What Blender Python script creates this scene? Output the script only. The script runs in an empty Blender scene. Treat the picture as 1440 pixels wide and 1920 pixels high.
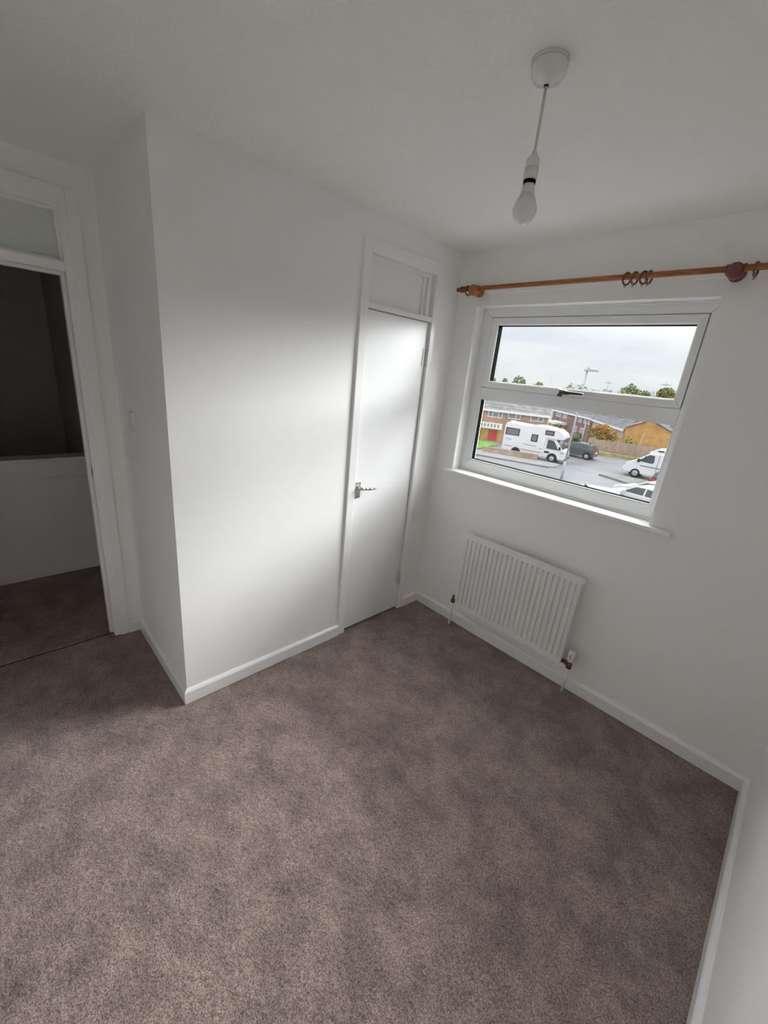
import bpy, bmesh, math, random
import numpy as np
from mathutils import Matrix, Vector, Quaternion

# ------------------------------------------------------------------ camera
scene = bpy.context.scene
cam = bpy.data.cameras.new('camera')
cam_ob = bpy.data.objects.new('camera', cam)
scene.collection.objects.link(cam_ob)
cam.sensor_fit = 'AUTO'
cam.sensor_width = 36.0
cam.lens = 770.84 / 1920 * 36.0
cam.clip_start = 0.02
cam.clip_end = 2000
RIGHT = Vector((0.68648022, 0.72085178, 0.0954862))
DOWN = Vector((0.29653554, -0.15762608, -0.94192393))
FWD = Vector((-0.66393643, 0.6749272, -0.32196536))
M = Matrix.Identity(4)
for i in range(3):
    M[i][0], M[i][1], M[i][2] = RIGHT[i], -DOWN[i], -FWD[i]
M.translation = (1.78937, -2.28228, 1.67506)
cam_ob.matrix_world = M
scene.camera = cam_ob

# ------------------------------------------------------------------ render look
scene.view_settings.view_transform = 'Standard'
scene.view_settings.look = 'None'
scene.view_settings.gamma = 1.0
scene.view_settings.use_curve_mapping = False
scene.view_settings.exposure = 0.38
try:
    scene.cycles.use_denoising = True
    scene.cycles.max_bounces = 24
    scene.cycles.diffuse_bounces = 12
    scene.cycles.glossy_bounces = 6
    scene.cycles.transparent_max_bounces = 16
    scene.cycles.sample_clamp_indirect = 8.0
except Exception:
    pass

# ------------------------------------------------------------------ overcast sky (CIE standard overcast luminance + soft cloud)
SKY = 0.74
world = bpy.data.worlds.new('overcast_sky')
scene.world = world
world.use_nodes = True
nt = world.node_tree
nt.nodes.clear()
N = nt.nodes.new
out = N('ShaderNodeOutputWorld')
bg = N('ShaderNodeBackground')
tc = N('ShaderNodeTexCoord')
sep = N('ShaderNodeSeparateXYZ')
nt.links.new(tc.outputs['Generated'], sep.inputs[0])
mx = N('ShaderNodeMath'); mx.operation = 'MAXIMUM'; mx.inputs[1].default_value = 0.0
nt.links.new(sep.outputs['Z'], mx.inputs[0])
ma = N('ShaderNodeMath'); ma.operation = 'MULTIPLY_ADD'
ma.inputs[1].default_value = 2.0; ma.inputs[2].default_value = 1.0      # 1 + 2 sin(elevation)
nt.links.new(mx.outputs[0], ma.inputs[0])
mp = N('ShaderNodeMapping'); mp.inputs['Scale'].default_value = (2.2, 2.2, 9.0)
nt.links.new(tc.outputs['Generated'], mp.inputs[0])
nz = N('ShaderNodeTexNoise'); nz.inputs['Scale'].default_value = 1.6; nz.inputs['Detail'].default_value = 5.0
nt.links.new(mp.outputs[0], nz.inputs['Vector'])
cr = N('ShaderNodeValToRGB')
cr.color_ramp.elements[0].position = 0.32; cr.color_ramp.elements[0].color = (0.74, 0.78, 0.84, 1)
cr.color_ramp.elements[1].position = 0.68; cr.color_ramp.elements[1].color = (1.0, 1.0, 1.0, 1)
nt.links.new(nz.outputs['Fac'], cr.inputs[0])
mul = N('ShaderNodeVectorMath'); mul.operation = 'SCALE'
nt.links.new(cr.outputs[0], mul.inputs[0]); nt.links.new(ma.outputs[0], mul.inputs['Scale'])
nt.links.new(mul.outputs[0], bg.inputs['Color'])
bg.inputs['Strength'].default_value = SKY
nt.links.new(bg.outputs[0], out.inputs[0])
try:
    world.cycles.sampling_method = 'AUTOMATIC'
except Exception:
    pass

# sampling portal in the window opening (guides sky samples, gives off no light of its own)
pl = bpy.data.lights.new('sky_portal', 'AREA')
pl.shape = 'RECTANGLE'; pl.size = 1.2; pl.size_y = 1.0
pl.cycles.is_portal = True
po = bpy.data.objects.new('sky_portal', pl)
scene.collection.objects.link(po)
po.location = (0.758, 0.175, 1.595)
po.rotation_euler = (-math.pi / 2, 0, 0)

# added fill: large soft lamp, unseen outside above the window, to brighten the room
dl = bpy.data.lights.new('added_fill_lamp', 'AREA')
dl.shape = 'RECTANGLE'; dl.size = 6.4; dl.size_y = 3.2
dl.energy = 2720.0
dl.color = (0.985, 0.99, 1.0)
do = bpy.data.objects.new('added_fill_lamp', dl)
scene.collection.objects.link(do)
do.location = (0.95, 2.27, 3.82)
do.rotation_euler = ((Vector((0.8, -1.0, 1.2)) - do.location).to_track_quat('-Z', 'Y') @ Quaternion((0, 0, 1), 0.22)).to_euler()

# ------------------------------------------------------------------ helpers
COL = scene.collection
rnd = random.Random(7)


class MB:
    def __init__(self):
        self.v = []; self.f = []; self.sm = []

    def add(self, vs, fs, smooth=False):
        b = len(self.v)
        self.v += [tuple(p) for p in vs]
        self.f += [tuple(i + b for i in f) for f in fs]
        self.sm += [smooth] * len(fs)
        return self

    def box(self, x0, x1, y0, y1, z0, z1):
        vs = [(x, y, z) for z in (z0, z1) for y in (y0, y1) for x in (x0, x1)]
        return self.add(vs, [(0, 2, 3, 1), (4, 5, 7, 6), (0, 1, 5, 4), (2, 6, 7, 3), (0, 4, 6, 2), (1, 3, 7, 5)])

    def prism(self, poly, axis, a, b, smooth=False):
        """poly: 2D points in the two other axes (in cyclic xyz order without axis), extruded along axis from a to b"""
        n = len(poly)

        def P(p, t):
            if axis == 'x': return (t, p[0], p[1])
            if axis == 'y': return (p[0], t, p[1])
            return (p[0], p[1], t)
        vs = [P(p, a) for p in poly] + [P(p, b) for p in poly]
        fs = [tuple(range(n))[::-1], tuple(range(n, 2 * n))]
        fs += [(i, (i + 1) % n, n + (i + 1) % n, n + i) for i in range(n)]
        return self.add(vs, fs, smooth)

    def cyl(self, p0, p1, r0, r1=None, n=16, caps=True, smooth=True):
        r1 = r0 if r1 is None else r1
        p0 = Vector(p0); p1 = Vector(p1)
        d = (p1 - p0).normalized()
        u = d.orthogonal().normalized(); w = d.cross(u)
        vs = []
        for p, r in ((p0, r0), (p1, r1)):
            for i in range(n):
                t = 2 * math.pi * i / n
                vs.append(p + u * (r * math.cos(t)) + w * (r * math.sin(t)))
        self.add(vs, [(i, (i + 1) % n, n + (i + 1) % n, n + i) for i in range(n)], smooth)
        if caps:
            b = len(self.v) - 2 * n
            self.f += [tuple(b + i for i in range(n))[::-1], tuple(b + n + i for i in range(n))]
            self.sm += [False, False]
        return self

    def lathe(self, prof, origin=(0, 0, 0), axis=(0, 0, 1), n=24, smooth=True):
        """prof: (r, h) list along axis"""
        o = Vector(origin); d = Vector(axis).normalized()
        u = d.orthogonal().normalized(); w = d.cross(u)
        vs = []
        for r, h in prof:
            for i in range(n):
                t = 2 * math.pi * i / n
                vs.append(o + d * h + u * (r * math.cos(t)) + w * (r * math.sin(t)))
        m = len(prof)
        fs = [(k * n + i, k * n + (i + 1) % n, (k + 1) * n + (i + 1) % n, (k + 1) * n + i) for k in range(m - 1) for i in range(n)]
        b = len(self.v)
        self.add(vs, fs, smooth)
        self.f += [tuple(b + i for i in range(n))[::-1], tuple(b + (m - 1) * n + i for i in range(n))]
        self.sm += [False, False]
        return self

    def torus(self, c, axis, R, r, n=28, m=10):
        c = Vector(c); d = Vector(axis).normalized()
        u = d.orthogonal().normalized(); w = d.cross(u)
        vs = []
        for i in range(n):
            t = 2 * math.pi * i / n
            e = u * math.cos(t) + w * math.sin(t)
            for j in range(m):
                s = 2 * math.pi * j / m
                vs.append(c + e * (R + r * math.cos(s)) + d * (r * math.sin(s)))
        fs = [(i * m + j, ((i + 1) % n) * m + j, ((i + 1) % n) * m + (j + 1) % m, i * m + (j + 1) % m) for i in range(n) for j in range(m)]
        return self.add(vs, fs, True)

    def tube(self, pts, r, n=10):
        for a, b in zip(pts[:-1], pts[1:]):
            self.cyl(a, b, r, r, n, True)
        return self

    def build(self, name, m, parent=None, bevel=0.0, seg=2, origin=(0, 0, 0), sub=0):
        me = bpy.data.meshes.new(name)
        o0 = Vector(origin)
        me.from_pydata([tuple(Vector(p) - o0) for p in self.v], [], self.f)
        me.polygons.foreach_set('use_smooth', self.sm)
        bm = bmesh.new(); bm.from_mesh(me)
        bmesh.ops.recalc_face_normals(bm, faces=bm.faces)
        bm.to_mesh(me); bm.free()
        me.materials.append(m)
        o = bpy.data.objects.new(name, me)
        COL.objects.link(o)
        if parent is not None:
            o.parent = parent
        else:
            o.location = o0
        if bevel > 0:
            md = o.modifiers.new('bevel', 'BEVEL')
            md.width = bevel; md.segments = seg; md.limit_method = 'ANGLE'; md.angle_limit = math.radians(35)
            md.harden_normals = False
        if sub:
            md = o.modifiers.new('sub', 'SUBSURF'); md.levels = sub; md.render_levels = sub
        return o


def thing(name, label, cat, loc=(0, 0, 0), rz=0.0, group=None):
    o = bpy.data.objects.new(name, None)
    o.empty_display_size = 0.1
    COL.objects.link(o)
    o.location = loc
    o.rotation_euler = (0, 0, rz)
    o['label'] = label; o['category'] = cat
    if group: o['group'] = group
    return o


def tag(o, label, cat, group=None):
    o['label'] = label; o['category'] = cat
    if group: o['group'] = group
    return o


def struct(o):
    o['kind'] = 'structure'
    return o


def dup(o, parent=None):
    c = o.copy(); COL.objects.link(c)
    if parent is not None: c.parent = parent
    for ch in o.children: dup(ch, c)
    return c


MATS = {}


def mat(name, col, rough=0.6, var=0.0, vscale=8.0, bump=0.0, bscale=200.0, metal=0.0, detail=4.0, spec=None, stretch=None):
    if name in MATS: return MATS[name]
    m = bpy.data.materials.new(name); m.use_nodes = True
    t = m.node_tree; b = t.nodes['Principled BSDF']
    b.inputs['Roughness'].default_value = rough
    b.inputs['Metallic'].default_value = metal
    if spec is not None: b.inputs['Specular IOR Level'].default_value = spec
    c = tuple(col) + (1,)
    b.inputs['Base Color'].default_value = c
    if var or bump:
        tcn = t.nodes.new('ShaderNodeTexCoord'); src = tcn.outputs['Object']
        if stretch:
            mpn = t.nodes.new('ShaderNodeMapping'); mpn.inputs['Scale'].default_value = stretch
            t.links.new(src, mpn.inputs[0]); src = mpn.outputs[0]
    if var:
        n = t.nodes.new('ShaderNodeTexNoise'); n.inputs['Scale'].default_value = vscale; n.inputs['Detail'].default_value = detail
        r = t.nodes.new('ShaderNodeValToRGB')
        r.color_ramp.elements[0].position = 0.3; r.color_ramp.elements[1].position = 0.7
        r.color_ramp.elements[0].color = tuple(max(0, x * (1 - var)) for x in col) + (1,)
        r.color_ramp.elements[1].color = tuple(min(1, x * (1 + var)) for x in col) + (1,)
        t.links.new(src, n.inputs['Vector']); t.links.new(n.outputs['Fac'], r.inputs[0]); t.links.new(r.outputs[0], b.inputs['Base Color'])
    if bump:
        n2 = t.nodes.new('ShaderNodeTexNoise'); n2.inputs['Scale'].default_value = bscale; n2.inputs['Detail'].default_value = 3.0
        bp = t.nodes.new('ShaderNodeBump'); bp.inputs['Strength'].default_value = bump; bp.inputs['Distance'].default_value = 0.004
        t.links.new(src, n2.inputs['Vector']); t.links.new(n2.outputs['Fac'], bp.inputs['Height']); t.links.new(bp.outputs[0], b.inputs['Normal'])
    MATS[name] = m
    return m


def glass_mat(name, tint=(0.97, 0.985, 0.98), refl=0.8):
    m = bpy.data.materials.new(name); m.use_nodes = True
    t = m.node_tree; t.nodes.clear()
    o = t.nodes.new('ShaderNodeOutputMaterial')
    tr = t.nodes.new('ShaderNodeBsdfTransparent'); tr.inputs[0].default_value = tint + (1,)
    gl = t.nodes.new('ShaderNodeBsdfGlossy'); gl.inputs['Roughness'].default_value = 0.0
    fr = t.nodes.new('ShaderNodeFresnel'); fr.inputs['IOR'].default_value = 1.45
    mm = t.nodes.new('ShaderNodeMath'); mm.operation = 'MULTIPLY'; mm.inputs[1].default_value = refl
    mi = t.nodes.new('ShaderNodeMixShader')
    t.links.new(fr.outputs[0], mm.inputs[0]); t.links.new(mm.outputs[0], mi.inputs[0])
    t.links.new(tr.outputs[0], mi.inputs[1]); t.links.new(gl.outputs[0], mi.inputs[2]); t.links.new(mi.outputs[0], o.inputs[0])
    return m


def brick_mat(name, c1, c2, mortar, sx=0.225, sz=0.075, rough=0.9, bias=0.0, gap=0.012):
    m = bpy.data.materials.new(name); m.use_nodes = True
    t = m.node_tree; b = t.nodes['Principled BSDF']; b.inputs['Roughness'].default_value = rough
    tcn = t.nodes.new('ShaderNodeTexCoord'); s = t.nodes.new('ShaderNodeSeparateXYZ'); a = t.nodes.new('ShaderNodeMath'); a.operation = 'ADD'
    cb = t.nodes.new('ShaderNodeCombineXYZ')
    t.links.new(tcn.outputs['Object'], s.inputs[0]); t.links.new(s.outputs[0], a.inputs[0]); t.links.new(s.outputs[1], a.inputs[1])
    t.links.new(a.outputs[0], cb.inputs[0]); t.links.new(s.outputs[2], cb.inputs[1])
    br = t.nodes.new('ShaderNodeTexBrick')
    br.inputs['Color1'].default_value = c1 + (1,); br.inputs['Color2'].default_value = c2 + (1,); br.inputs['Mortar'].default_value = mortar + (1,)
    br.inputs['Scale'].default_value = 1.0; br.inputs['Brick Width'].default_value = sx; br.inputs['Row Height'].default_value = sz
    br.inputs['Mortar Size'].default_value = gap; br.inputs['Bias'].default_value = bias
    t.links.new(cb.outputs[0], br.inputs['Vector'])
    n = t.nodes.new('ShaderNodeTexNoise'); n.inputs['Scale'].default_value = 1.3; n.inputs['Detail'].default_value = 6
    t.links.new(tcn.outputs['Object'], n.inputs['Vector'])
    mxn = t.nodes.new('ShaderNodeMix'); mxn.data_type = 'RGBA'; mxn.blend_type = 'OVERLAY'; mxn.inputs[0].default_value = 0.6
    t.links.new(br.outputs['Color'], mxn.inputs[6]); t.links.new(n.outputs['Fac'], mxn.inputs[7])
    t.links.new(mxn.outputs[2], b.inputs['Base Color'])
    return m


# ------------------------------------------------------------------ materials
WHITE = (0.876, 0.873, 0.866)
m_wall = mat('painted_plaster', WHITE, 0.75, 0.012, 3.0, 0.12, 260.0)
m_gloss = mat('white_gloss_paint', (0.86, 0.855, 0.85), 0.28, 0.01, 5.0, 0.05, 60.0)
m_door = mat('white_satin_door', (0.84, 0.835, 0.84), 0.3, 0.012, 3.0, 0.06, 45.0)
m_upvc = mat('white_plastic', (0.84, 0.85, 0.85), 0.35)
m_plastic = mat('white_fitting_plastic', (0.76, 0.74, 0.73), 0.22)
m_rad = mat('radiator_enamel', (0.80, 0.79, 0.78), 0.38)
m_dark = mat('black_rubber', (0.010, 0.011, 0.010), 0.9, spec=0.0)
m_chrome = mat('satin_chrome', (0.72, 0.71, 0.69), 0.28, metal=1.0)
m_brass = mat('dull_brass', (0.20, 0.14, 0.09), 0.4, metal=1.0)
m_gunmetal = mat('dark_handle_metal', (0.08, 0.08, 0.085), 0.35, metal=0.8)
m_wood = mat('varnished_pine', (0.36, 0.125, 0.032), 0.35, 0.35, 9.0, 0.0, stretch=(1.0, 14.0, 14.0))
m_wood_end = mat('varnished_pine_dark', (0.20, 0.062, 0.022), 0.4, 0.3, 40.0)
m_wood_red = mat('red_stained_wood', (0.20, 0.058, 0.055), 0.42, 0.25, 40.0)
m_ring = mat('brown_ring_wood', (0.17, 0.085, 0.048), 0.4, 0.25, 60.0)
m_glass = glass_mat('window_glass')
m_bulb = mat('opal_bulb', (0.80, 0.79, 0.80), 0.25)
m_hinge = mat('painted_hinge', (0.62, 0.61, 0.60), 0.35)
m_flex = mat('white_flex', (0.66, 0.64, 0.61), 0.5)
m_hole = mat('dark_void', (0.02, 0.018, 0.016), 0.8)
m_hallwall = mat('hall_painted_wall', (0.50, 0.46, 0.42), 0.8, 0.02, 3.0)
m_trans = mat('obscure_transom_panel', (0.66, 0.69, 0.66), 0.35, 0.02, 6.0)


def ceiling_material():
    m = bpy.data.materials.new('textured_ceiling'); m.use_nodes = True
    t = m.node_tree; b = t.nodes['Principled BSDF']
    b.inputs['Base Color'].default_value = (0.86, 0.857, 0.835, 1); b.inputs['Roughness'].default_value = 0.85
    tcn = t.nodes.new('ShaderNodeTexCoord')
    n = t.nodes.new('ShaderNodeTexNoise'); n.inputs['Scale'].default_value = 75.0; n.inputs['Detail'].default_value = 3.0
    v = t.nodes.new('ShaderNodeTexVoronoi'); v.inputs['Scale'].default_value = 110.0
    a = t.nodes.new('ShaderNodeMath'); a.operation = 'MULTIPLY_ADD'; a.inputs[1].default_value = 0.5
    t.links.new(tcn.outputs['Object'], n.inputs['Vector']); t.links.new(tcn.outputs['Object'], v.inputs['Vector'])
    t.links.new(v.outputs['Distance'], a.inputs[0]); t.links.new(n.outputs['Fac'], a.inputs[2])
    bp = t.nodes.new('ShaderNodeBump'); bp.inputs['Strength'].default_value = 0.5; bp.inputs['Distance'].default_value = 0.004
    t.links.new(a.outputs[0], bp.inputs['Height']); t.links.new(bp.outputs[0], b.inputs['Normal'])
    return m


def carpet_material():
    m = bpy.data.materials.new('taupe_carpet'); m.use_nodes = True
    t = m.node_tree; b = t.nodes['Principled BSDF']
    b.inputs['Roughness'].default_value = 0.95; b.inputs['Specular IOR Level'].default_value = 0.1
    b.inputs['Sheen Weight'].default_value = 0.25; b.inputs['Sheen Roughness'].default_value = 0.5
    tcn = t.nodes.new('ShaderNodeTexCoord'); src = tcn.outputs['Object']

    def noise(s, d):
        n = t.nodes.new('ShaderNodeTexNoise'); n.inputs['Scale'].default_value = s; n.inputs['Detail'].default_value = d
        t.links.new(src, n.inputs['Vector']); return n.outputs['Fac']
    def ramp(fac, p0, c0, p1, c1):
        r = t.nodes.new('ShaderNodeValToRGB')
        r.color_ramp.elements[0].position = p0; r.color_ramp.elements[0].color = c0 + (1,)
        r.color_ramp.elements[1].position = p1; r.color_ramp.elements[1].color = c1 + (1,)
        t.links.new(fac, r.inputs[0]); return r.outputs[0]

    def mult(a, b_):
        mu = t.nodes.new('ShaderNodeMix'); mu.data_type = 'RGBA'; mu.blend_type = 'MULTIPLY'; mu.inputs[0].default_value = 1.0
        t.links.new(a, mu.inputs[6]); t.links.new(b_, mu.inputs[7]); return mu.outputs[2]
    tuft = ramp(noise(235.0, 3.0), 0.33, (0.138, 0.101, 0.089), 0.68, (0.410, 0.318, 0.284))
    sweep = ramp(noise(6.0, 6.0), 0.36, (0.82, 0.81, 0.81), 0.62, (1.17, 1.17, 1.16))     # brushed pile: lighter and darker sweeps
    patch = ramp(noise(17.0, 3.0), 0.35, (0.88, 0.88, 0.88), 0.65, (1.08, 1.08, 1.08))
    t.links.new(mult(mult(tuft, sweep), patch), b.inputs['Base Color'])
    bp = t.nodes.new('ShaderNodeBump'); bp.inputs['Strength'].default_value = 0.6; bp.inputs['Distance'].default_value = 0.004
    t.links.new(noise(230.0, 2.0), bp.inputs['Height']); t.links.new(bp.outputs[0], b.inputs['Normal'])
    return m


m_ceil = ceiling_material()
m_carpet = carpet_material()

# ------------------------------------------------------------------ room dimensions (metres)
L1, D, WD, H = 1.7416, 0.7793, 2.0536, 2.3942     # alcove depth along y, set-back in x, room width, ceiling
YB = -3.05                                          # wall behind the camera
WX0, WX1, WZ0, WZ1 = 0.1547, 1.3621, 1.0911, 2.0993  # window opening
TW = 0.15

# floor: carpet pile as a finely uneven sheet on a slab


def carpet_sheet(name, x0, x1, y0, y1, step, amp, seed, base=0.03):
    nx = int((x1 - x0) / step) + 1; ny = int((y1 - y0) / step) + 1
    X, Y = np.meshgrid(np.linspace(x0, x1, nx), np.linspace(y0, y1, ny))
    r = np.random.default_rng(seed)
    Z = -amp * r.random((ny, nx))
    X = X + (r.random((ny, nx)) - .5) * step * .5; Y = Y + (r.random((ny, nx)) - .5) * step * .5
    for E_ in (X,):
        E_[:, 0] = x0; E_[:, -1] = x1
    Y[0, :] = y0; Y[-1, :] = y1
    Z[0, :] = Z[-1, :] = -amp; Z[:, 0] = Z[:, -1] = -amp
    co = np.stack([X, Y, Z], -1).reshape(-1, 3).astype(np.float32)
    i = np.arange(ny * nx).reshape(ny, nx)
    q = np.stack([i[:-1, :-1], i[:-1, 1:], i[1:, 1:], i[1:, :-1]], -1).reshape(-1, 4)
    c = len(co)
    low = np.array([[x0, y0, -base], [x1, y0, -base], [x1, y1, -base], [x0, y1, -base]], np.float32)
    co = np.vstack([co, low])
    me = bpy.data.meshes.new(name)
    nf = len(q)
    sides = [list(i[0, ::-1]) + [c, c + 1], list(i[-1, :]) + [c + 2, c + 3], list(i[:, 0]) + [c + 3, c], list(i[::-1, -1]) + [c + 1, c + 2], [c, c + 3, c + 2, c + 1]]
    loops = list(q.reshape(-1)); starts = list(range(0, nf * 4, 4)); tot = [4] * nf
    for s in sides:
        starts.append(len(loops)); tot.append(len(s)); loops += [int(k) for k in s]
    me.vertices.add(len(co)); me.vertices.foreach_set('co', co.reshape(-1))
    me.loops.add(len(loops)); me.loops.foreach_set('vertex_index', np.array(loops, np.int32))
    me.polygons.add(len(starts)); me.polygons.foreach_set('loop_start', np.array(starts, np.int32))
    me.update(calc_edges=True); me.validate()
    me.materials.append(m_carpet)
    o = bpy.data.objects.new(name, me); COL.objects.link(o)
    return struct(o)


carpet_sheet('floor', -0.822, WD, YB, 0.0, 0.0058, 0.0045, 1)
carpet_sheet('floor_hall', -1.84, -0.834, -4.2, -1.745, 0.011, 0.0045, 2)
b = MB(); b.box(-0.836, -0.820, -2.72, -1.86, -0.03, -0.006); struct(b.build('trim_threshold', m_hole))

b = MB(); b.box(-2.95, WD + .12, -4.25, 0.0, H, H + .15); struct(b.build('ceiling', m_ceil))
# window wall
b = MB()
xs = (-0.1, WX0, WX1, WD + .12); zs = (-0.03, WZ0, WZ1, H)
for i in range(3):
    for j in range(3):
        if i == 1 and j == 1: continue
        b.box(xs[i], xs[i + 1], 0, TW, zs[j], zs[j + 1])
struct(b.build('wall_back', m_wall))
# cupboard wall (left): mitred footprint, opening for the cupboard frame
FY0, FY1, FT = -0.790, -0.194, 2.292
b = MB()
b.prism([(0, -L1), (0, FY0), (-.1, FY0), (-.1, -L1 + .1)], 'z', -.03, H)
b.prism([(0, FY1), (0, 0), (-.1, 0), (-.1, FY1)], 'z', -.03, H)
b.prism([(0, FY0), (0, FY1), (-.1, FY1), (-.1, FY0)], 'z', FT, H)
struct(b.build('wall_left', m_wall))
b = MB(); b.prism([(0, -L1), (-.1, -L1 + .1), (-D, -L1 + .1), (-D, -L1)], 'z', -.03, H)
struct(b.build('wall_return', m_wall))
# doorway wall
DY1, DY0, DT = -1.858, -2.72, 2.252
b = MB()
b.box(-D - .1, -D, DY1, -L1 + .1, -.03, H)
b.box(-D - .1, -D, -4.25, DY0, -.03, H)
b.box(-D - .1, -D, DY0, DY1, DT, H)
struct(b.build('wall_doorway', m_wall))
b = MB(); b.box(WD, WD + .12, YB, 0, -.03, H); struct(b.build('wall_right', m_wall))
b = MB(); b.box(-D - .1, WD + .12, YB - .12, YB, -.03, H); struct(b.build('wall_front', m_wall))
# cupboard interior and hall
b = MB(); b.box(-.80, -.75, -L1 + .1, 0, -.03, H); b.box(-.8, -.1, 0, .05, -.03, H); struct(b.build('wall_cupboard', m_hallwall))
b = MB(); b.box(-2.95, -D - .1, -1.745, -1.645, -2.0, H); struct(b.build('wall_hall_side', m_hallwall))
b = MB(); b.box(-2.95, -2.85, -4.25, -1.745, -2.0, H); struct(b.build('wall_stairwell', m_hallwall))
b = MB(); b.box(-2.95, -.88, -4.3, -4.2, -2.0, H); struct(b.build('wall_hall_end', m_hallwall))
b = MB(); b.box(-2.85, -1.94, -4.2, -1.745, -2.05, -2.0); struct(b.build('floor_stairwell', m_carpet))
# stair partition
par = MB(); par.box(-1.94, -1.84, -4.2, -1.745, -2.0, .862)
pr_ = struct(par.build('wall_stair_partition', m_gloss))
c = MB(); c.box(-1.84, -1.816, -4.2, -1.746, .748, .862); c.build('fascia_board', m_gloss, pr_, .003)
c = MB(); c.box(-1.955, -1.816, -4.2, -1.746, .862, .884); c.build('capping_rail', m_gloss, pr_, .004)

# skirting boards
PROF = [(0, 0), (.018, 0), (.018, .064), (.014, .071), (.006, .078), (0, .078)]


def skirting(name, p0, p1, n, m0=0, m1=0):
    """profile swept from p0 to p1 along a wall with normal n; m = +1 outer mitre, -1 inner mitre"""
    p0 = Vector((p0[0], p0[1], 0)); p1 = Vector((p1[0], p1[1], 0)); d = (p1 - p0).normalized(); n = Vector((n[0], n[1], 0))
    vs = []
    for p, s, m in ((p0, -1, m0), (p1, 1, m1)):
        for o_, z in PROF:
            vs.append(p + n * o_ + d * (s * m * o_) + Vector((0, 0, z)))
    k = len(PROF)
    fs = [tuple(range(k)), tuple(range(k, 2 * k))[::-1]] + [(i, k + i, k + (i + 1) % k, (i + 1) % k) for i in range(k)]
    return struct(MB().add(vs, fs).build(name, m_gloss))


skirting('baseboard_back', (0, 0), (WD, 0), (0, -1), -1, -1)
skirting('baseboard_right', (WD, 0), (WD, YB), (-1, 0), -1, -1)
skirting('baseboard_left_corner', (0, 0), (0, -.1905), (1, 0), -1, 0)
skirting('baseboard_left', (0, -.7945), (0, -L1), (1, 0), 0, 1)
skirting('baseboard_return', (0, -L1), (-D, -L1), (0, -1), 1, -1)
skirting('baseboard_doorway', (-D, -L1), (-D, -1.813), (1, 0), -1, 0)
skirting('baseboard_front', (WD, YB), (-D, YB), (0, 1), -1, -1)
skirting('baseboard_stair', (-1.84, -4.2), (-1.84, -1.745), (1, 0), 0, -1)
skirting('baseboard_hall', (-1.84, -1.745), (-D - .12, -1.745), (0, -1), -1, 0)

# ------------------------------------------------------------------ window_1
win = bpy.data.objects.new('window_1', None); COL.objects.link(win); struct(win)
win.location = (WX0, 0.10, WZ0)
wl = win.location


def wpart(mb, name, m, parent=win, bevel=0.0):
    o = mb.build(name, m, None, bevel)
    o.location = (0, 0, 0)
    for v in o.data.vertices: v.co = v.co - Vector(wl)
    o.parent = parent
    return o


def ring(mb, x0, x1, z0, z1, X0, X1, Z0, Z1, y0, y1):
    """rectangular ring: outer x0..x1,z0..z1, inner X0..X1,Z0..Z1, mitred"""
    o4 = [(x0, z0), (x1, z0), (x1, z1), (x0, z1)]; i4 = [(X0, Z0), (X1, Z0), (X1, Z1), (X0, Z1)]
    for k in range(4):
        a, b_, c_, d_ = o4[k], o4[(k + 1) % 4], i4[(k + 1) % 4], i4[k]
        mb.prism([a, b_, c_, d_], 'y', y0, y1)
    return mb


fr = MB()
ring(fr, WX0, WX1, WZ0, WZ1, .222, 1.3235, 1.165, 2.0505, .087, .155)      # outer frame
fr.box(.222, 1.3235, .087, .155, 1.5705, 1.6405)                              # transom bar
ring(fr, .215, 1.33, 1.635, 2.055, .240, 1.3055, 1.660, 2.0325, .1415, .155)   # rebate behind the sash
frame = wpart(fr, 'frame', m_upvc, win, .004)
bd = MB()   # glazing bead of the lower light
ring(bd, .222, 1.3235, 1.165, 1.5705, .230, 1.3165, 1.173, 1.5645, .092, .098)
wpart(bd, 'glazing_bead', m_upvc, frame, .003)
gk = MB(); ring(gk, .224, 1.322, 1.166, 1.570, .2305, 1.316, 1.1735, 1.564, .098, .136)
wpart(gk, 'gasket', m_dark, win)
gl = MB(); gl.box(.226, 1.320, .131, .135, 1.168, 1.568); wpart(gl, 'pane', m_glass, win)
sa = MB(); ring(sa, .2265, 1.3195, 1.6445, 2.0465, .2665, 1.2895, 1.6785, 2.0085, .078, .14)
sash = wpart(sa, 'sash', m_upvc, win, .004)
bd = MB(); ring(bd, .262, 1.294, 1.674, 2.013, .2725, 1.2855, 1.6835, 2.0045, .084, .091)
wpart(bd, 'glazing_bead', m_upvc, sash, .003)
gk = MB(); ring(gk, .264, 1.292, 1.676, 2.011, .2735, 1.285, 1.6845, 2.0035, .091, .132)
wpart(gk, 'gasket', m_dark, win)
gl = MB(); gl.box(.266, 1.290, .127, .131, 1.678, 2.009); wpart(gl, 'pane', m_glass, win)
hd = MB()
hd.box(.742, .795, .064, .080, 1.649, 1.673)
hd.cyl((.775, .066, 1.661), (.775, .040, 1.661), .010)
handle = wpart(hd, 'window_handle', m_gunmetal, win, .003)
hv = MB(); hv.prism([(.755, 1.649), (.79, 1.652), (.882, 1.656), (.886, 1.661), (.882, 1.667), (.79, 1.670), (.755, 1.672)], 'y', .034, .046)
wpart(hv, 'lever', m_gunmetal, handle, .003)
hv = MB(); hv.box(.757, .786, .034, .050, 1.663, 1.676); wpart(hv, 'push_button', m_chrome, handle, .003)
bk = MB(); bk.box(.735, .755, .066, .088, 1.637, 1.652); wpart(bk, 'keep', m_gunmetal, handle, .002)
tr_ = MB(); ring(tr_, WX0, WX1, WZ0 + .0005, WZ1, WX0 + .008, WX1 - .008, WZ0 + .010, WZ1 - .010, .076, .088)
wpart(tr_, 'edge_trim', m_upvc, win, .003)
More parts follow.
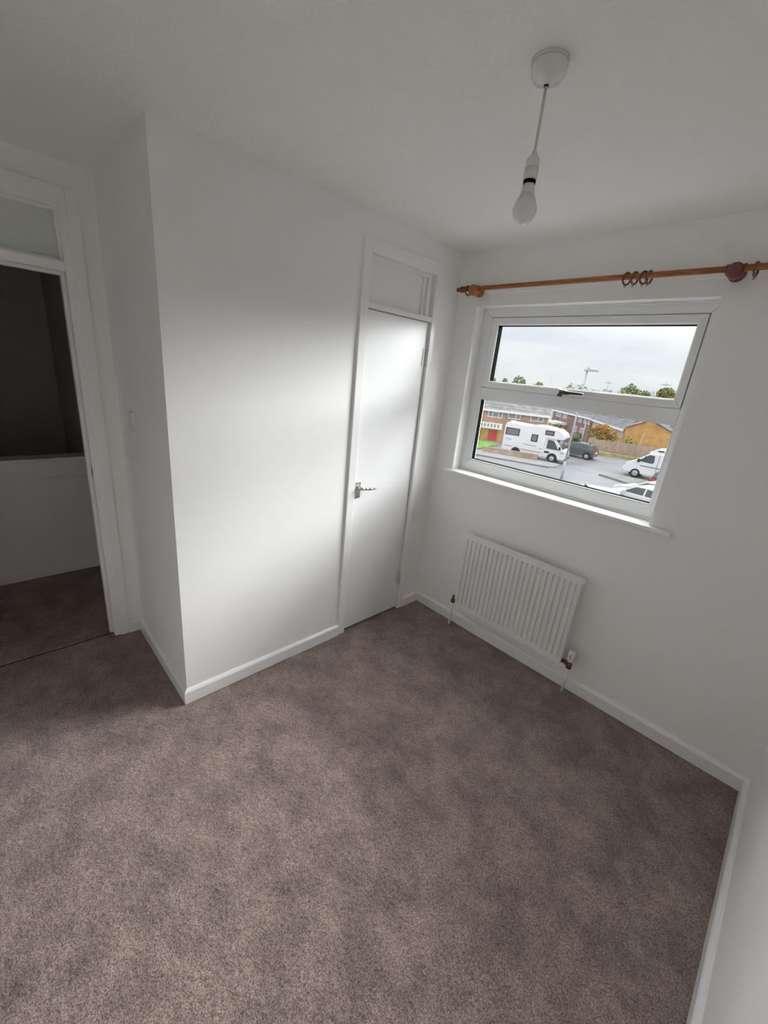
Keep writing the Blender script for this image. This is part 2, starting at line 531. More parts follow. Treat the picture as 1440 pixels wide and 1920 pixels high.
# sill board
sb = MB(); sb.box(.095, 1.463, -.034, .0, 1.068, 1.0911); sb.box(WX0, WX1, 0.0, .09, 1.075, 1.0915)
wpart(sb, 'window_sill', m_gloss, win, .006)

# batten behind the pole
b = MB(); b.box(.046, WD - .02, -.011, 0, 2.165, 2.205)
struct(b.build('trim_1', m_wall, None, .003))

# ------------------------------------------------------------------ door_1: cupboard door in a storey-height frame
d1 = bpy.data.objects.new('door_1', None); COL.objects.link(d1); struct(d1)
fr = MB()
AY0, AY1, AT = -.7943, -.1896, 2.2969
XF = .014
fr.box(-.085, XF, AY0, -.7415, 0, AT)                    # left post
fr.box(-.085, XF, -.2325, AY1, 0, AT)                    # right post
fr.box(-.085, XF, -.7415, -.2325, 2.2295, AT)            # head
fr.box(-.085, XF - .002, -.7415, -.2325, 1.979, 2.006)   # transom rail
f1 = fr.build('door_frame', m_gloss, d1, .003)
st = MB()   # stops behind the door and beads round the transom panel
st.box(-.08, -.048, -.7415, -.7265, 0, 1.979); st.box(-.08, -.048, -.2475, -.2325, 0, 1.979); st.box(-.08, -.048, -.7415, -.2325, 1.964, 1.979)
st.build('door_stop', m_gloss, f1, .002)
st = MB()
ring_pts = (-.7415, -.2325, 2.006, 2.2295)
for y0, y1, z0, z1 in ((-.7415, -.7265, 2.006, 2.2295), (-.2665, -.2325, 2.006, 2.2295), (-.7265, -.2665, 2.2145, 2.2295), (-.7265, -.2665, 2.006, 2.016)):
    st.box(-.06, -.016, y0, y1, z0, z1)
st.box(-.06, -.034, -.290, -.2665, 2.016, 2.2145)
st.build('panel_bead', m_gloss, f1, .002)
tp = MB(); tp.box(-.066, -.046, -.7415, -.2325, 2.006, 2.2295); tp.build('transom_panel', m_door, d1)
lf = MB(); lf.box(-.046, -.006, -.7385, -.2365, .012, 1.9755)
leaf = lf.build('door_leaf', m_door, d1, .002)
for k, z in enumerate((1.778, .262)):
    h = MB(); h.cyl((.0, -.2345, z - .05), (.0, -.2345, z + .05), .0065, n=12)
    h.box(-.007, -.003, -.262, -.2345, z - .05, z + .05); h.box(-.003, .001, -.2345, -.2315, z - .05, z + .05)
    h.build('hinge', m_hinge, leaf)
hb = MB(); hb.box(-.006, .002, -.728, -.686, .938, 1.041)
plate = hb.build('handle_plate', m_chrome, leaf, .003)
for dy in (-.018, .018):
    for dz in (-.044, .044):
        MB().cyl((.002, -.707 + dy * .7, .99 + dz), (.0035, -.707 + dy * .7, .99 + dz), .0032, n=10).build('screw', m_gunmetal, plate)
lv = MB(); lv.cyl((.0, -.709, 1.004), (.034, -.709, 1.004), .0095)
pts = [(.034, -.713, 1.004), (.043, -.690, 1.004), (.047, -.660, 1.000), (.047, -.620, .998), (.045, -.598, 1.001)]
for (p, q), (ra, rb) in zip(zip(pts[:-1], pts[1:]), ((.0095, .0085), (.0085, .0078), (.0078, .0072), (.0072, .0066))):
    lv.cyl(p, q, ra, rb, 14)
lv.build('lever_handle', m_chrome, plate)

# ------------------------------------------------------------------ door_2: doorway to the hall (frame, no leaf in view)
d2 = bpy.data.objects.new('door_2', None); COL.objects.link(d2); struct(d2)
fr = MB()
xo = -D + .016
fr.box(-D, xo, -1.860, -1.8125, 0, 2.298)
fr.box(-D, xo, -2.77, -2.7225, 0, 2.298)
fr.box(-D, xo, -2.7225, -1.860, 2.234, 2.298)
f2 = fr.build('architrave', m_gloss, d2, .004)
fr = MB()
fr.box(-D - .115, -D + .004, -1.890, -1.857, 0, 2.252)
fr.box(-D - .115, -D + .004, -2.7255, -2.6925, 0, 2.252)
fr.box(-D - .115, -D + .004, -2.6925, -1.890, 2.216, 2.252)
fr.box(-D - .115, -D + .004, -2.6925, -1.890, 1.966, 2.006)
lin = fr.build('door_lining', m_gloss, d2, .003)
st = MB()
st.box(-D - .085, -D - .045, -1.905, -1.890, 0, 1.966); st.box(-D - .085, -D - .045, -2.6925, -2.6775, 0, 1.966); st.box(-D - .085, -D - .045, -2.6775, -1.905, 1.952, 1.966)
st.build('door_stop', m_gloss, lin, .002)
st = MB()
st.box(-D - .05, -D - .014, -1.902, -1.890, 2.006, 2.216); st.box(-D - .05, -D - .014, -2.6925, -2.6805, 2.006, 2.216)
st.box(-D - .05, -D - .014, -2.6805, -1.902, 2.204, 2.216); st.box(-D - .05, -D - .014, -2.6805, -1.902, 2.006, 2.016)
st.build('glazing_bead', m_gloss, lin, .002)
tp = MB(); tp.box(-D - .07, -D - .05, -2.6925, -1.890, 2.006, 2.216); tp.build('transom_panel', m_trans, d2)
sp = MB(); sp.box(-D - .030, -D + .003, -1.8915, -1.8895, .985, 1.058)
spo = sp.build('strike_plate', m_chrome, lin)
MB().box(-D - .024, -D - .006, -1.8920, -1.8900, 1.0, 1.043).build('keep_hole', m_hole, spo)

# ------------------------------------------------------------------ radiator
RX0, RX1, RZ0, RZ1, RY = .411, 1.1687, .1773, .7273, -.090
rad = thing('radiator', 'white ridged panel radiator on the wall below the window', 'radiator', (RX0, 0, 0))


def rp(mb, name, m, parent=rad, bevel=0.0):
    o = mb.build(name, m, None, bevel)
    for v in o.data.vertices: v.co.x -= RX0
    o.parent = parent; return o


NF = 23
pitch = (RX1 - RX0 - .012) / NF
xsn = [(RX0, 0.0), (RX0 + .006, 0.0)]
for k in range(NF):
    a = RX0 + .006 + k * pitch
    xsn += [(a + pitch * .27, 0), (a + pitch * .37, 1), (a + pitch * .63, 1), (a + pitch * .73, 0)]
xsn += [(RX1 - .006, 0), (RX1, 0)]
zsn = [(RZ0, 0), (RZ0 + .034, 0), (RZ0 + .046, 1), (RZ1 - .042, 1), (RZ1 - .033, 0), (RZ1 - .012, 0)]
vs = [(x, RY + .0115 * dx * dz, z) for z, dz in zsn for x, dx in xsn]
w = len(xsn)
fs = [(j * w + i, j * w + i + 1, (j + 1) * w + i + 1, (j + 1) * w + i) for j in range(len(zsn) - 1) for i in range(w - 1)]
pm = MB().add(vs, fs)
ob = rp(pm, 'front_panel', m_rad)
sd = ob.modifiers.new('thick', 'SOLIDIFY'); sd.thickness = .0015; sd.offset = 0
bk = MB(); bk.box(RX0 + .002, RX1 - .002, RY + .0135, RY + .024, RZ0 + .002, RZ1 - .014); rp(bk, 'back_panel', m_rad)
tg = MB(); tg.prism([(RX0 - .002, RZ1 - .013), (RX1 + .002, RZ1 - .013), (RX1 + .002, RZ1 + .002), (RX0 - .002, RZ1 + .002)], 'y', RY - .003, RY + .026)
rp(tg, 'top_rail', m_rad, rad, .0025)
for q, x in enumerate((RX0, RX1 - .003)):
    tg = MB(); tg.box(x, x + .003, RY - .0015, RY + .0255, RZ0 + .002, RZ1 - .012)
    rp(tg, 'side_edge', m_rad, rad, .001)
tg = MB(); tg.box(RX1 - .002, RX1 + .010, RY + .002, RY + .022, RZ1 - .028, RZ1 - .001)
rp(tg, 'air_vent', m_rad, rad, .002)
for x in (RX0 + .12, RX1 - .12):
    br = MB(); br.box(x - .015, x + .015, RY + .024, -.001, RZ0 + .05, RZ1 - .05)
    rp(br, 'wall_bracket', m_rad)
# lockshield valve (left)
vl = MB(); vl.cyl((.374, -.060, .172), (.374, -.060, .232), .0085); vl.lathe([(.013, -.010), (.015, -.004), (.015, .008), (.012, .012)], (.374, -.060, .19))
vl.cyl((.374, -.060, .192), (RX0 + .004, -.060, .192), .0105)
v1 = rp(vl, 'lockshield_valve', m_brass)
pp = MB(); pp.cyl((.374, -.060, 0.0), (.374, -.060, .176), .0085); rp(pp, 'pipe', m_gloss)
# thermostatic valve (right)
vl = MB(); vl.lathe([(.0125, 0), (.016, .006), (.016, .024), (.013, .03), (.013, .05)], (1.212, -.060, .166)); vl.cyl((1.212, -.060, .195), (RX1 - .002, -.060, .195), .0115)
vl.cyl((1.186, -.060, .195), (1.198, -.060, .195), .0155, n=6)
v2 = rp(vl, 'thermostatic_valve', m_brass)
th = MB(); th.lathe([(.015, 0), (.0205, .004), (.0205, .024), (.019, .026), (.0205, .028), (.0205, .060), (.017, .069), (.009, .072)], (1.212, -.060, .214))
hd_ = rp(th, 'valve_head', m_plastic, rad); hd_.parent = v2
th = MB(); th.box(1.2105, 1.2135, -.0815, -.080, .240, .268); o = rp(th, 'indicator_mark', m_gunmetal, rad); o.parent = v2
pp = MB(); pp.cyl((1.212, -.060, 0.0), (1.212, -.060, .17), .0085); rp(pp, 'pipe', m_gloss)

# ------------------------------------------------------------------ pendant lamp
LX, LY = 1.108, -1.19
lamp = thing('pendant_lamp', 'white ceiling rose and short flex with a bare unlit bulb', 'lamp', (LX, LY, H))


def lp(mb, name, m, parent=lamp):
    o = mb.build(name, m, None)
    for v in o.data.vertices: v.co -= Vector((LX, LY, H))
    o.parent = parent; return o


def lz(prof, n=32): return MB().lathe([(r, z) for r, z in prof], (LX, LY, 0), (0, 0, 1), n)


lp(lz([(.0425, H), (.0425, H - .006)]), 'rose_base', m_plastic)
rc = lp(lz([(.041, H - .006), (.041, H - .012), (.039, H - .026), (.034, H - .034), (.014, H - .0395), (.007, H - .043), (.007, H - .045)]), 'rose_cap', m_plastic)
lp(MB().cyl((LX, LY, H - .0445), (LX, LY, H - .0475), .0055), 'cable_grip', m_dark, rc)
lp(MB().cyl((LX, LY, H - .046), (LX, LY, 2.205), .0036, n=12), 'flex', m_flex)
hl = lp(lz([(.0045, 2.222), (.008, 2.214), (.0145, 2.207), (.0165, 2.198), (.0165, 2.189), (.0145, 2.1885), (.0145, 2.1855), (.0165, 2.185), (.0168, 2.162)]), 'lamp_holder', m_plastic)
lp(lz([(.0150, 2.161), (.0150, 2.154)]), 'holder_skirt', m_dark, hl)
lb = lp(lz([(.0135, 2.156), (.0135, 2.150), (.0142, 2.148), (.0165, 2.135), (.0195, 2.126)]), 'bulb', m_plastic)
prof = [(.0192, 2.126)]
for k in range(1, 15):
    a = k / 14
    ang = -0.62 + a * (math.pi / 2 + 0.62)
    prof.append((.0298 * math.cos(ang), 2.0975 - .0298 * math.sin(ang)))
prof[0] = (.0193, 2.127); prof[-1] = (.0008, 2.0677)
lp(lz(prof), 'bulb_globe', m_bulb, lb)

# ------------------------------------------------------------------ light switch
sw = thing('light_switch', 'white square light switch on the narrow wall by the doorway', 'switch', (-.526, -L1, 1.329))
s_ = MB(); s_.box(-.043, .043, -.010, 0, -.043, .043); pl_ = s_.build('switch_plate', m_plastic, sw, .003)
s_ = MB(); s_.prism([(-.0105, -.011), (-.010, .011), (-.0165, .011), (-.0125, -.011)], 'x', -.006, .006); s_.build('rocker', m_upvc, pl_)

# ------------------------------------------------------------------ curtain pole with its rings
PY, PZ, PR = -.075, 2.181, .0118
pole = thing('curtain_pole', 'orange brown wooden curtain pole running along the wall above the window', 'curtain pole', (.05, 0, PZ))


def cp(mb, name, m, parent=pole):
    o = mb.build(name, m, None)
    for v in o.data.vertices: v.co -= Vector((.05, 0, PZ))
    o.parent = parent; return o


cp(MB().cyl((.104, PY, PZ), (WD - .13, PY, PZ), PR, n=20), 'pole', m_wood)
cp(MB().lathe([(.003, 0), (.010, .003), (.0125, .010), (.010, .018), (.007, .021), (.014, .027), (.0175, .034), (.0175, .042), (.013, .048), (.0165, .052), (.0165, .058), (.012, .062)], (.045, PY, PZ), (1, 0, 0)), 'finial', m_wood_end)
cp(MB().lathe([(.012, 0), (.0165, .004), (.0165, .010), (.013, .014), (.0175, .02), (.0175, .028), (.007, .041), (.0125, .052), (.010, .059), (.003, .062)], (WD - .135, PY, PZ), (1, 0, 0)), 'finial', m_wood_end)
for bx, mm in ((.168, m_wood), (1.388, m_wood_red)):
    k = MB()
    k.lathe([(.030, 0), (.030, .006), (.026, .011), (.013, .014), (.011, .034), (.012, .046)], (bx, -.011, PZ - .006), (0, -1, 0))
    k.lathe([(.020, 0), (.027, .004), (.029, .012), (.029, .034), (.026, .042), (.018, .047)], (bx, -.052, PZ - .008), (0, -1, 0), 28)
    o = cp(k, 'bracket', mm)
    for q0 in (-.031, .024):
        kk = MB().cyl((bx + q0 - .05, PY, 0), (bx + q0 - .043, PY, 0), .0165, n=20)
        kk.build('cup_rim', mm, o)
RING_R, RING_T = .0240, .0042
ringm = MB().torus((0, 0, 0), (1, 0, 0), RING_R, RING_T)
eyem = MB().torus((0, 0, -RING_R - RING_T - .003), (0, 1, 0), .0035, .0011, 14, 6)
rspec = [(.128, -.15, 0, 'wooden curtain ring at the left end of the pole beside the finial'),
         (.998, -.36, 0, 'first curtain ring from the left in the middle bunch of four'),
         (1.031, -.22, 0, 'second curtain ring from the left in the middle bunch of four'),
         (1.068, -.38, 0, 'third curtain ring from the left in the middle bunch of four'),
         (1.089, -.20, 0, 'fourth, rightmost curtain ring of the middle bunch of four'),
         (1.452, -.12, 1, 'wooden curtain ring to the right of the round red bracket')]
first = None
for x, tilt, k, lab in rspec:
    if first is None:
        r0 = thing('curtain_ring', lab, 'curtain ring', (x, PY, PZ - RING_R + PR + RING_T), tilt, 'curtain rings')
        ringm.build('hoop', m_ring, r0); eyem.build('screw_eye', m_brass, r0)
        first = r0
    else:
        r0 = dup(first)
        r0.location = (x, PY, PZ - RING_R + PR + RING_T); r0.rotation_euler = (0, .05 * (-1) ** k, tilt); r0['label'] = lab

# ================================================================== OUTSIDE
G = -4.4
m_road = mat('wet_asphalt', (0.29, 0.29, 0.305), 0.42, 0.25, .35, 0.1, 6.0, spec=0.6)
m_pave = mat('pale_paving', (0.36, 0.36, 0.355), 0.7, 0.15, 1.2)
m_verge = mat('gravel_verge', (0.30, 0.305, 0.27), 0.9, 0.3, 3.0)
m_kerb = mat('kerb_stone', (0.20, 0.20, 0.195), 0.8, 0.2, 3.0)
m_grass = mat('lawn_grass', (0.20, 0.38, 0.07), 0.95, 0.35, 2.5)
m_bank = mat('mossy_bank', (0.32, 0.29, 0.13), 0.95, 0.4, 1.5)
m_brick = brick_mat('red_brick', (0.46, 0.22, 0.13), (0.36, 0.17, 0.12), (0.46, 0.38, 0.31))
m_brickd = brick_mat('maroon_brick', (0.25, 0.11, 0.10), (0.20, 0.095, 0.09), (0.30, 0.23, 0.22))
m_bricko = brick_mat('orange_brick', (0.52, 0.27, 0.12), (0.42, 0.21, 0.11), (0.46, 0.37, 0.25))
m_bricky = brick_mat('yellow_brick', (0.62, 0.34, 0.10), (0.53, 0.28, 0.085), (0.52, 0.35, 0.16))
m_lowwall = brick_mat('garden_wall_brick', (0.42, 0.28, 0.20), (0.32, 0.23, 0.18), (0.44, 0.38, 0.32))
m_tile = brick_mat('grey_roof_tile', (0.36, 0.335, 0.325), (0.28, 0.27, 0.265), (0.2, 0.19, 0.19), .3, .28, gap=.03)
m_slate = brick_mat('slate_roof', (0.27, 0.26, 0.28), (0.23, 0.22, 0.24), (0.17, 0.165, 0.17), .3, .28, gap=.03)
m_white = mat('white_paintwork', (0.82, 0.82, 0.82), 0.45)
m_vanwhite = mat('white_coachwork', (0.74, 0.75, 0.77), 0.25, 0.02, 2.0)
m_pane = mat('dull_window_glass', (0.24, 0.27, 0.30), 0.12)
m_carglass = mat('car_glass', (0.06, 0.085, 0.085), 0.06)
m_vanpane = mat('acrylic_window', (0.17, 0.16, 0.17), 0.15)
m_tyre = mat('tyre_rubber', (0.018, 0.018, 0.018), 0.8)
m_hub = mat('alloy_wheel', (0.42, 0.42, 0.43), 0.4, metal=0.3)
m_teal = mat('dark_teal_paint', (0.09, 0.115, 0.12), 0.22)
m_blue = mat('dark_blue_paint', (0.07, 0.085, 0.125), 0.22)
m_silver = mat('silver_white_paint', (0.66, 0.67, 0.70), 0.25)
m_red = mat('red_lens', (0.45, 0.02, 0.03), 0.25)
m_reddoor = mat('red_door_paint', (0.55, 0.06, 0.05), 0.45)
m_decal = mat('grey_stripe', (0.22, 0.22, 0.25), 0.4)
m_lampgrey = mat('galvanised_steel', (0.44, 0.46, 0.48), 0.5)
m_fence = mat('weathered_fence', (0.44, 0.33, 0.28), 0.9, 0.3, 3.0, stretch=(8, 8, 1))
m_leaf_g = mat('green_leaves', (0.20, 0.25, 0.09), 0.9, 0.4, 2.0)
m_leaf_o = mat('autumn_leaves', (0.50, 0.30, 0.09), 0.9, 0.4, 2.0)
m_leaf_y = mat('yellow_green_leaves', (0.36, 0.34, 0.12), 0.9, 0.4, 2.0)
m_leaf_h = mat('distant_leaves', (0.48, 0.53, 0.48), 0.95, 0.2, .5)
m_bark = mat('bark', (0.10, 0.08, 0.065), 0.9)
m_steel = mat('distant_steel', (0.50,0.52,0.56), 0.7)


def slab(poly, z0, z1, name, m):
    return struct(MB().prism(poly, 'z', z0, z1).build(name, m))


# terrain: flat street, falling away behind the fence line
tv = []; tf = []
ys = [.9, 46.5, 54, 75, 420]
zs_ = [G, G, -6.4, -6.9, -6.9]
for y, z in zip(ys, zs_): tv += [(-260, y, z), (120, y, z)]
for i in range(len(ys) - 1): tf.append((2 * i, 2 * i + 1, 2 * i + 3, 2 * i + 2))
b = MB().add(tv, tf); struct(b.build('ground', m_road))
slab([(-24, 27.0), (-18, 28.3), (-12.3, 30.3), (-11.95, 31.2), (-12.3, 32.6), (-14.5, 32.4), (-19, 30.6), (-24, 29.4)], G, G + .1, 'pavement', m_pave)
slab([(-24, 26.9), (-18, 28.2), (-12.2, 30.2), (-11.85, 31.2), (-12.2, 32.7), (-11.95, 31.2), (-12.3, 30.3), (-18, 28.3), (-24, 27.0)][0:3] + [(-12.3, 30.32), (-18, 28.32), (-24, 27.02)], G, G + .11, 'kerb', m_kerb)
slab([(-8.75, 32.1), (-8.6, 32.7), (-7.6, 33.9), (-5.2, 34.0), (-4.0, 31.5), (-5.6, 30.6), (-6.7, 31.3)], G, G + .11, 'verge', m_verge)
slab([(-8.95, 32.1), (-8.75, 32.2), (-6.72, 31.35), (-5.6, 30.65), (-5.6, 30.45), (-6.75, 31.2)], G, G + .12, 'kerb_verge', m_kerb)
slab([(-27, 30.2), (-19.6, 31.2), (-20.4, 36.0), (-22, 36.9), (-27, 34.5)], G, G + .12, 'lawn', m_grass)
slab([(-14.6, 43.1), (-13.4, 43.5), (-9.6, 44.9), (-5.0, 46.0), (-5.0, 46.4), (-14.6, 44.4)], G, G + .32, 'bank', m_bank)
# own building's outer face so the room stands in a house
b = MB(); b.box(-6, WX0, TW + .001, TW + .011, G, 4.5)
b.box(WX1, 8, TW + .001, TW + .011, G, 4.5); b.box(WX0, WX1, TW + .001, TW + .011, G, WZ0 - .06); b.box(WX0, WX1, TW + .001, TW + .011, WZ1, 4.5)
struct(b.build('wall_outside', m_brick))

# low garden wall
P0, P1 = Vector((-18.55, 30.35, G)), Vector((-14.1, 32.05, G))
gw = thing('garden_wall', 'low brick garden wall in front of the white motorhome', 'wall', P0, math.atan2(P1.y - P0.y, P1.x - P0.x))
ln = (P1 - P0).length
MB().box(0, ln, -.11, .11, 0, .50).build('brickwork', m_lowwall, gw)
MB().box(-.03, ln + .03, -.14, .14, .50, .57).build('coping', m_lowwall, gw, .01)


# ---- houses
def win_part(root, x0, x1, z0, z1, cols, top=0.3, y=0.0, mull=.07, mpane=None):
    """white casement window, facade plane y; local X along facade, +Y into house"""
    f = MB(); t_ = .07
    f.box(x0, x1, y - .05, y + .02, z0, z0 + t_); f.box(x0, x1, y - .05, y + .02, z1 - t_, z1)
    f.box(x0, x0 + t_, y - .05, y + .02, z0 + t_, z1 - t_); f.box(x1 - t_, x1, y - .05, y + .02, z0 + t_, z1 - t_)
    cuts = [x0 + (x1 - x0) * c for c in cols]
    for c in cuts: f.box(c - mull / 2, c + mull / 2, y - .05, y + .02, z0 + t_, z1 - t_)
    if top:
        zt = z1 - (z1 - z0) * top
        xa, xb = (cuts[0] if cuts else x0 + t_), (cuts[1] if len(cuts) > 1 else x1 - t_)
        f.box(xa, xb, y - .045, y + .02, zt - .03, zt + .03)
    w_ = f.build('window', m_white, root)
    MB().box(x0 + .03, x1 - .03, y - .012, y + .01, z0 + .03, z1 - .03).build('pane', mpane or m_pane, w_)
    return w_


def gable_house(name, label, p0, p1, z0, ze, depth, ridge, mw, mr, over=.35):
    p0 = Vector((p0[0], p0[1], 0)); p1 = Vector((p1[0], p1[1], 0)); d = p1 - p0
    ln = d.length
    r = thing(name, label, 'house', (p0.x, p0.y, z0), math.atan2(d.y, d.x), 'terraced houses across the road')
    h = ze - z0
    w = MB(); w.prism([(0, 0), (depth, 0), (depth, h), (depth / 2, h + ridge), (0, h)], 'x', 0, ln); w.build('brick_walls', mw, r)
    s = ridge / (depth / 2)
    ro = MB(); ro.prism([(-over, h - over * s + .02), (depth / 2, h + ridge + .04), (depth + over, h - over * s + .02), (depth + over, h - over * s + .14), (depth / 2, h + ridge + .18), (-over, h - over * s + .14)], 'x', -.15, ln + .15)
    ro.build('roof', mr, r)
    fa = MB(); fa.box(-.15, ln + .15, -over - .03, -over + .01, h - over * s - .12, h - over * s + .12); fa.build('fascia_board', m_white, r)
    return r, ln, h


r, ln, h = gable_house('terraced_house', 'red brick terraced house with red door behind the motorhome', (-26.9, 34.7), (-17.45, 39.82), G, -.92, 7.5, 2.4, m_brick, m_tile, .25)
off = math.hypot(-23.4 + 26.9, 36.6 - 34.7)
for x0, x1, z0, z1, cols in ((.72, 2.2, -1.80, -1.05, (.3, .72)), (2.78, 4.05, -1.74, -1.02, (.62,)), (5.02, 6.32, -1.70, -1.02, (.6,)), (-2.6, -1.3, -1.8, -1.05, (.4,))):
    win_part(r, off + x0, off + x1, z0 - G, z1 - G, cols)
MB().box(off - 1.5, off + 2.45, -.06, .02, 0, -2.9 - G).build('ground_floor_cladding', m_bricky, r)
dr = MB().box(off + 1.08, off + 1.98, -.10, 0, .12, 1.32).build('front_door', m_reddoor, r)
MB().box(off + 1.22, off + 1.45, -.115, -.09, .75, 1.15).build('door_panel', m_reddoor, dr); MB().box(off + 1.6, off + 1.83, -.115, -.09, .75, 1.15).build('door_panel', m_reddoor, dr)
MB().box(off + .98, off + 1.07, -.11, 0, .12, 1.40).build('door_post', m_bricko, r); MB().box(off + 1.99, off + 2.1, -.11, 0, .12, 1.40).build('door_post', m_bricko, r)
MB().box(off + .9, off + 2.3, -.5, 0, .0, .12).build('doorstep', m_pave, r)
cn = MB().box(off - 1.5, off + 2.4, -.55, 0, 1.44, 2.03).build('porch_canopy', m_white, r)
for k in range(10):
    x = off - 1.2 + k * .345
    MB().box(x, x + .15, -.56, -.5, 1.60, 1.94).build('canopy_opening', m_pane, cn)

r, ln, h = gable_house('terraced_house', 'dark maroon brick terrace with white windows beyond the street lamp', (-33.4, 76.4), (-22.2, 65.1), -6.9, -2.0, 5.0, 2.0, m_brickd, m_slate, .2)
for x0, x1 in ((1.5, 3.7), (4.9, 6.3), (9.8, 10.6), (11.3, 12.5), (13.4, 14.1), (14.7, 15.4)):
    win_part(r, x0, x1, h - 1.05, h - .18, (.5,), 0)
for x0, x1 in ((1.1, 2.5), (10.2, 11.4), (12.8, 14.1)):
    win_part(r, x0, x1, h - 2.7, h - 1.8, (.5,), 0)
MB().box(-.28, .0, -.3, .1, h - 2.2, h + .2).build('end_pier', m_white, r)
MB().box(3.5, 7.0, -2.2, 0, h - 2.15, h - 1.75).build('porch_roof', m_white, r)
MB().box(3.7, 6.8, -2.0, 0, 0, h - 2.15).build('porch_wall', m_bricko, r)
r, ln, h = gable_house('terraced_house', 'orange brick terrace with white gutter left of the plain gable', (-21.7, 64.15), (-13.9, 52.9), -6.9, -2.0, 3.6, 1.9, m_bricko, m_slate, .2)
for x0, x1 in ((1.0, 2.3), (2.9, 3.7), (6.0, 7.2), (9.4, 10.5), (12.1, 13.2)):
    win_part(r, x0, x1, h - 1.1, h - .2, (.5,), 0)

# plain yellow gable (garage block)
gr = thing('garage', 'yellow brick garage gable with dark verge behind the fence', 'garage', (-11.95, 46.4, -4.6), math.atan2(.92, 3.9))
gh = 3.15; gw_ = 4.1
MB().prism([(0, 0), (gw_, 0), (gw_, gh + .05), (2.0, gh + 1.0), (0, gh)], 'y', 0, 4.4).build('brick_walls', m_bricky, gr)
MB().prism([(-.12, gh - .02), (2.0, gh + 1.04), (gw_ + .12, gh + .03), (gw_ + .12, gh + .12), (2.0, gh + 1.14), (-.12, gh + .09)], 'y', -.12, 4.5).build('roof', m_slate, gr)
# pale house further right
hp = thing('house', 'pale rendered house corner with window right of the gable', 'house', (-14.0, 64.6, -6.9), .2)
m_render = mat('pink_render', (0.60, 0.46, 0.40), 0.9)
MB().box(0, 7, 0, 6, 0, 6.8).build('rendered_walls', m_render, hp)
MB().prism([(-.3, 6.7), (6.3, 6.7), (3, 8.6)], 'x', -.3, 7.3).build('roof', m_slate, hp)
win_part(hp, 1.9, 3.1, 5.0, 6.1, (.5,), 0)

# boundary fence: boards too thin to pick apart, posts one by one
F0, F1 = Vector((-14.3, 44.5, G)), Vector((-6.0, 46.8, G))
fe = thing('fence', 'weathered brown close-board fence across the far side of the road', 'fence', F0, math.atan2(F1.y - F0.y, F1.x - F0.x))
ln = (F1 - F0).length
bm_ = MB(); nb = int(ln / .15)
for k in range(nb):
    hh = 1.5 + rnd.uniform(-.05, .05)
    bm_.box(k * .15, k * .15 + .125, -.012 + rnd.uniform(-.01, .01), .012, .1, hh)
bm_.build('fence_boards', m_fence, fe)['kind'] = 'stuff'
pst = MB().box(-.06, .06, -.09, .0, 0, 1.62)
p_ = pst.build('fence_post', m_fence, fe)
for k in range(1, 5):
    q_ = p_.copy(); COL.objects.link(q_); q_.location = (k * 2.1, 0, 0)
MB().box(0, ln, .015, .06, .4, .5).build('fence_rail', m_fence, fe)


# ---- foliage
def foliage(name, m, parent, blobs, n, size, seed):
    r_ = np.random.default_rng(seed)
    tot = sum(b_[3] * b_[4] * b_[5] for b_ in blobs)
    vs = []; fs = []
    for cx, cy, cz, rx, ry, rz_ in blobs:
        k = max(8, int(n * rx * ry * rz_ / tot))
        d = r_.normal(size=(k, 3)); d /= np.linalg.norm(d, axis=1)[:, None]
        rad_ = r_.uniform(.45, 1.0, k) ** .5
        p = d * rad_[:, None] * np.array([rx, ry, rz_]) + np.array([cx, cy, cz])
        for q in p:
            u = r_.normal(size=3); u /= np.linalg.norm(u); w_ = np.cross(u, r_.normal(size=3)); w_ /= np.linalg.norm(w_)
            s = size * r_.uniform(.6, 1.3)
            i = len(vs)
            vs += [tuple(q + u * s), tuple(q + w_ * s * .7), tuple(q - u * s), tuple(q - w_ * s * .7)]
            fs.append((i, i + 1, i + 2, i + 3))
    o = MB().add(vs, fs).build(name, m, parent)
    o['kind'] = 'stuff'
    return o


def tree(label, x, y, zb, zt, rx, m, seed, n=900, size=.32, dens=1.0, m2=None, name='tree'):
    t_ = thing(name, label, 'tree', (x, y, zb), 0, 'trees on the skyline')
    r_ = random.Random(seed); hh = zt - zb
    tk = MB(); tk.cyl((0, 0, 0), (0, 0, hh * .6), rx * .06, rx * .03, 8)
    for k in range(7):
        a = k * 2.4 + r_.random(); z = hh * r_.uniform(.35, .6)
        tk.cyl((0, 0, z), (math.cos(a) * rx * .6, math.sin(a) * rx * .6, z + hh * r_.uniform(.15, .3)), rx * .025, rx * .008, 6)
    tk.build('trunk', m_bark, t_)
    cr_ = min(hh * .42, rx * .95)
    bl = [(0, 0, hh - cr_, rx * .72, rx * .72, cr_)]
    for k in range(8):
        a = k * .785 + r_.random() * .6; q = rx * .55
        rr = rx * r_.uniform(.36, .5)
        bl.append((math.cos(a) * q, math.sin(a) * q, hh - cr_ - r_.uniform(-.15, .55) * cr_, rr, rr, rr * .9))
    foliage('crown', m, t_, bl, int(n * dens), size, seed)
    if m2: foliage('crown_edge', m2, t_, [(0, 0, hh - cr_ * .5, rx * .6, rx * .6, cr_ * .55)], int(n * .35), size, seed + 50)
    return t_


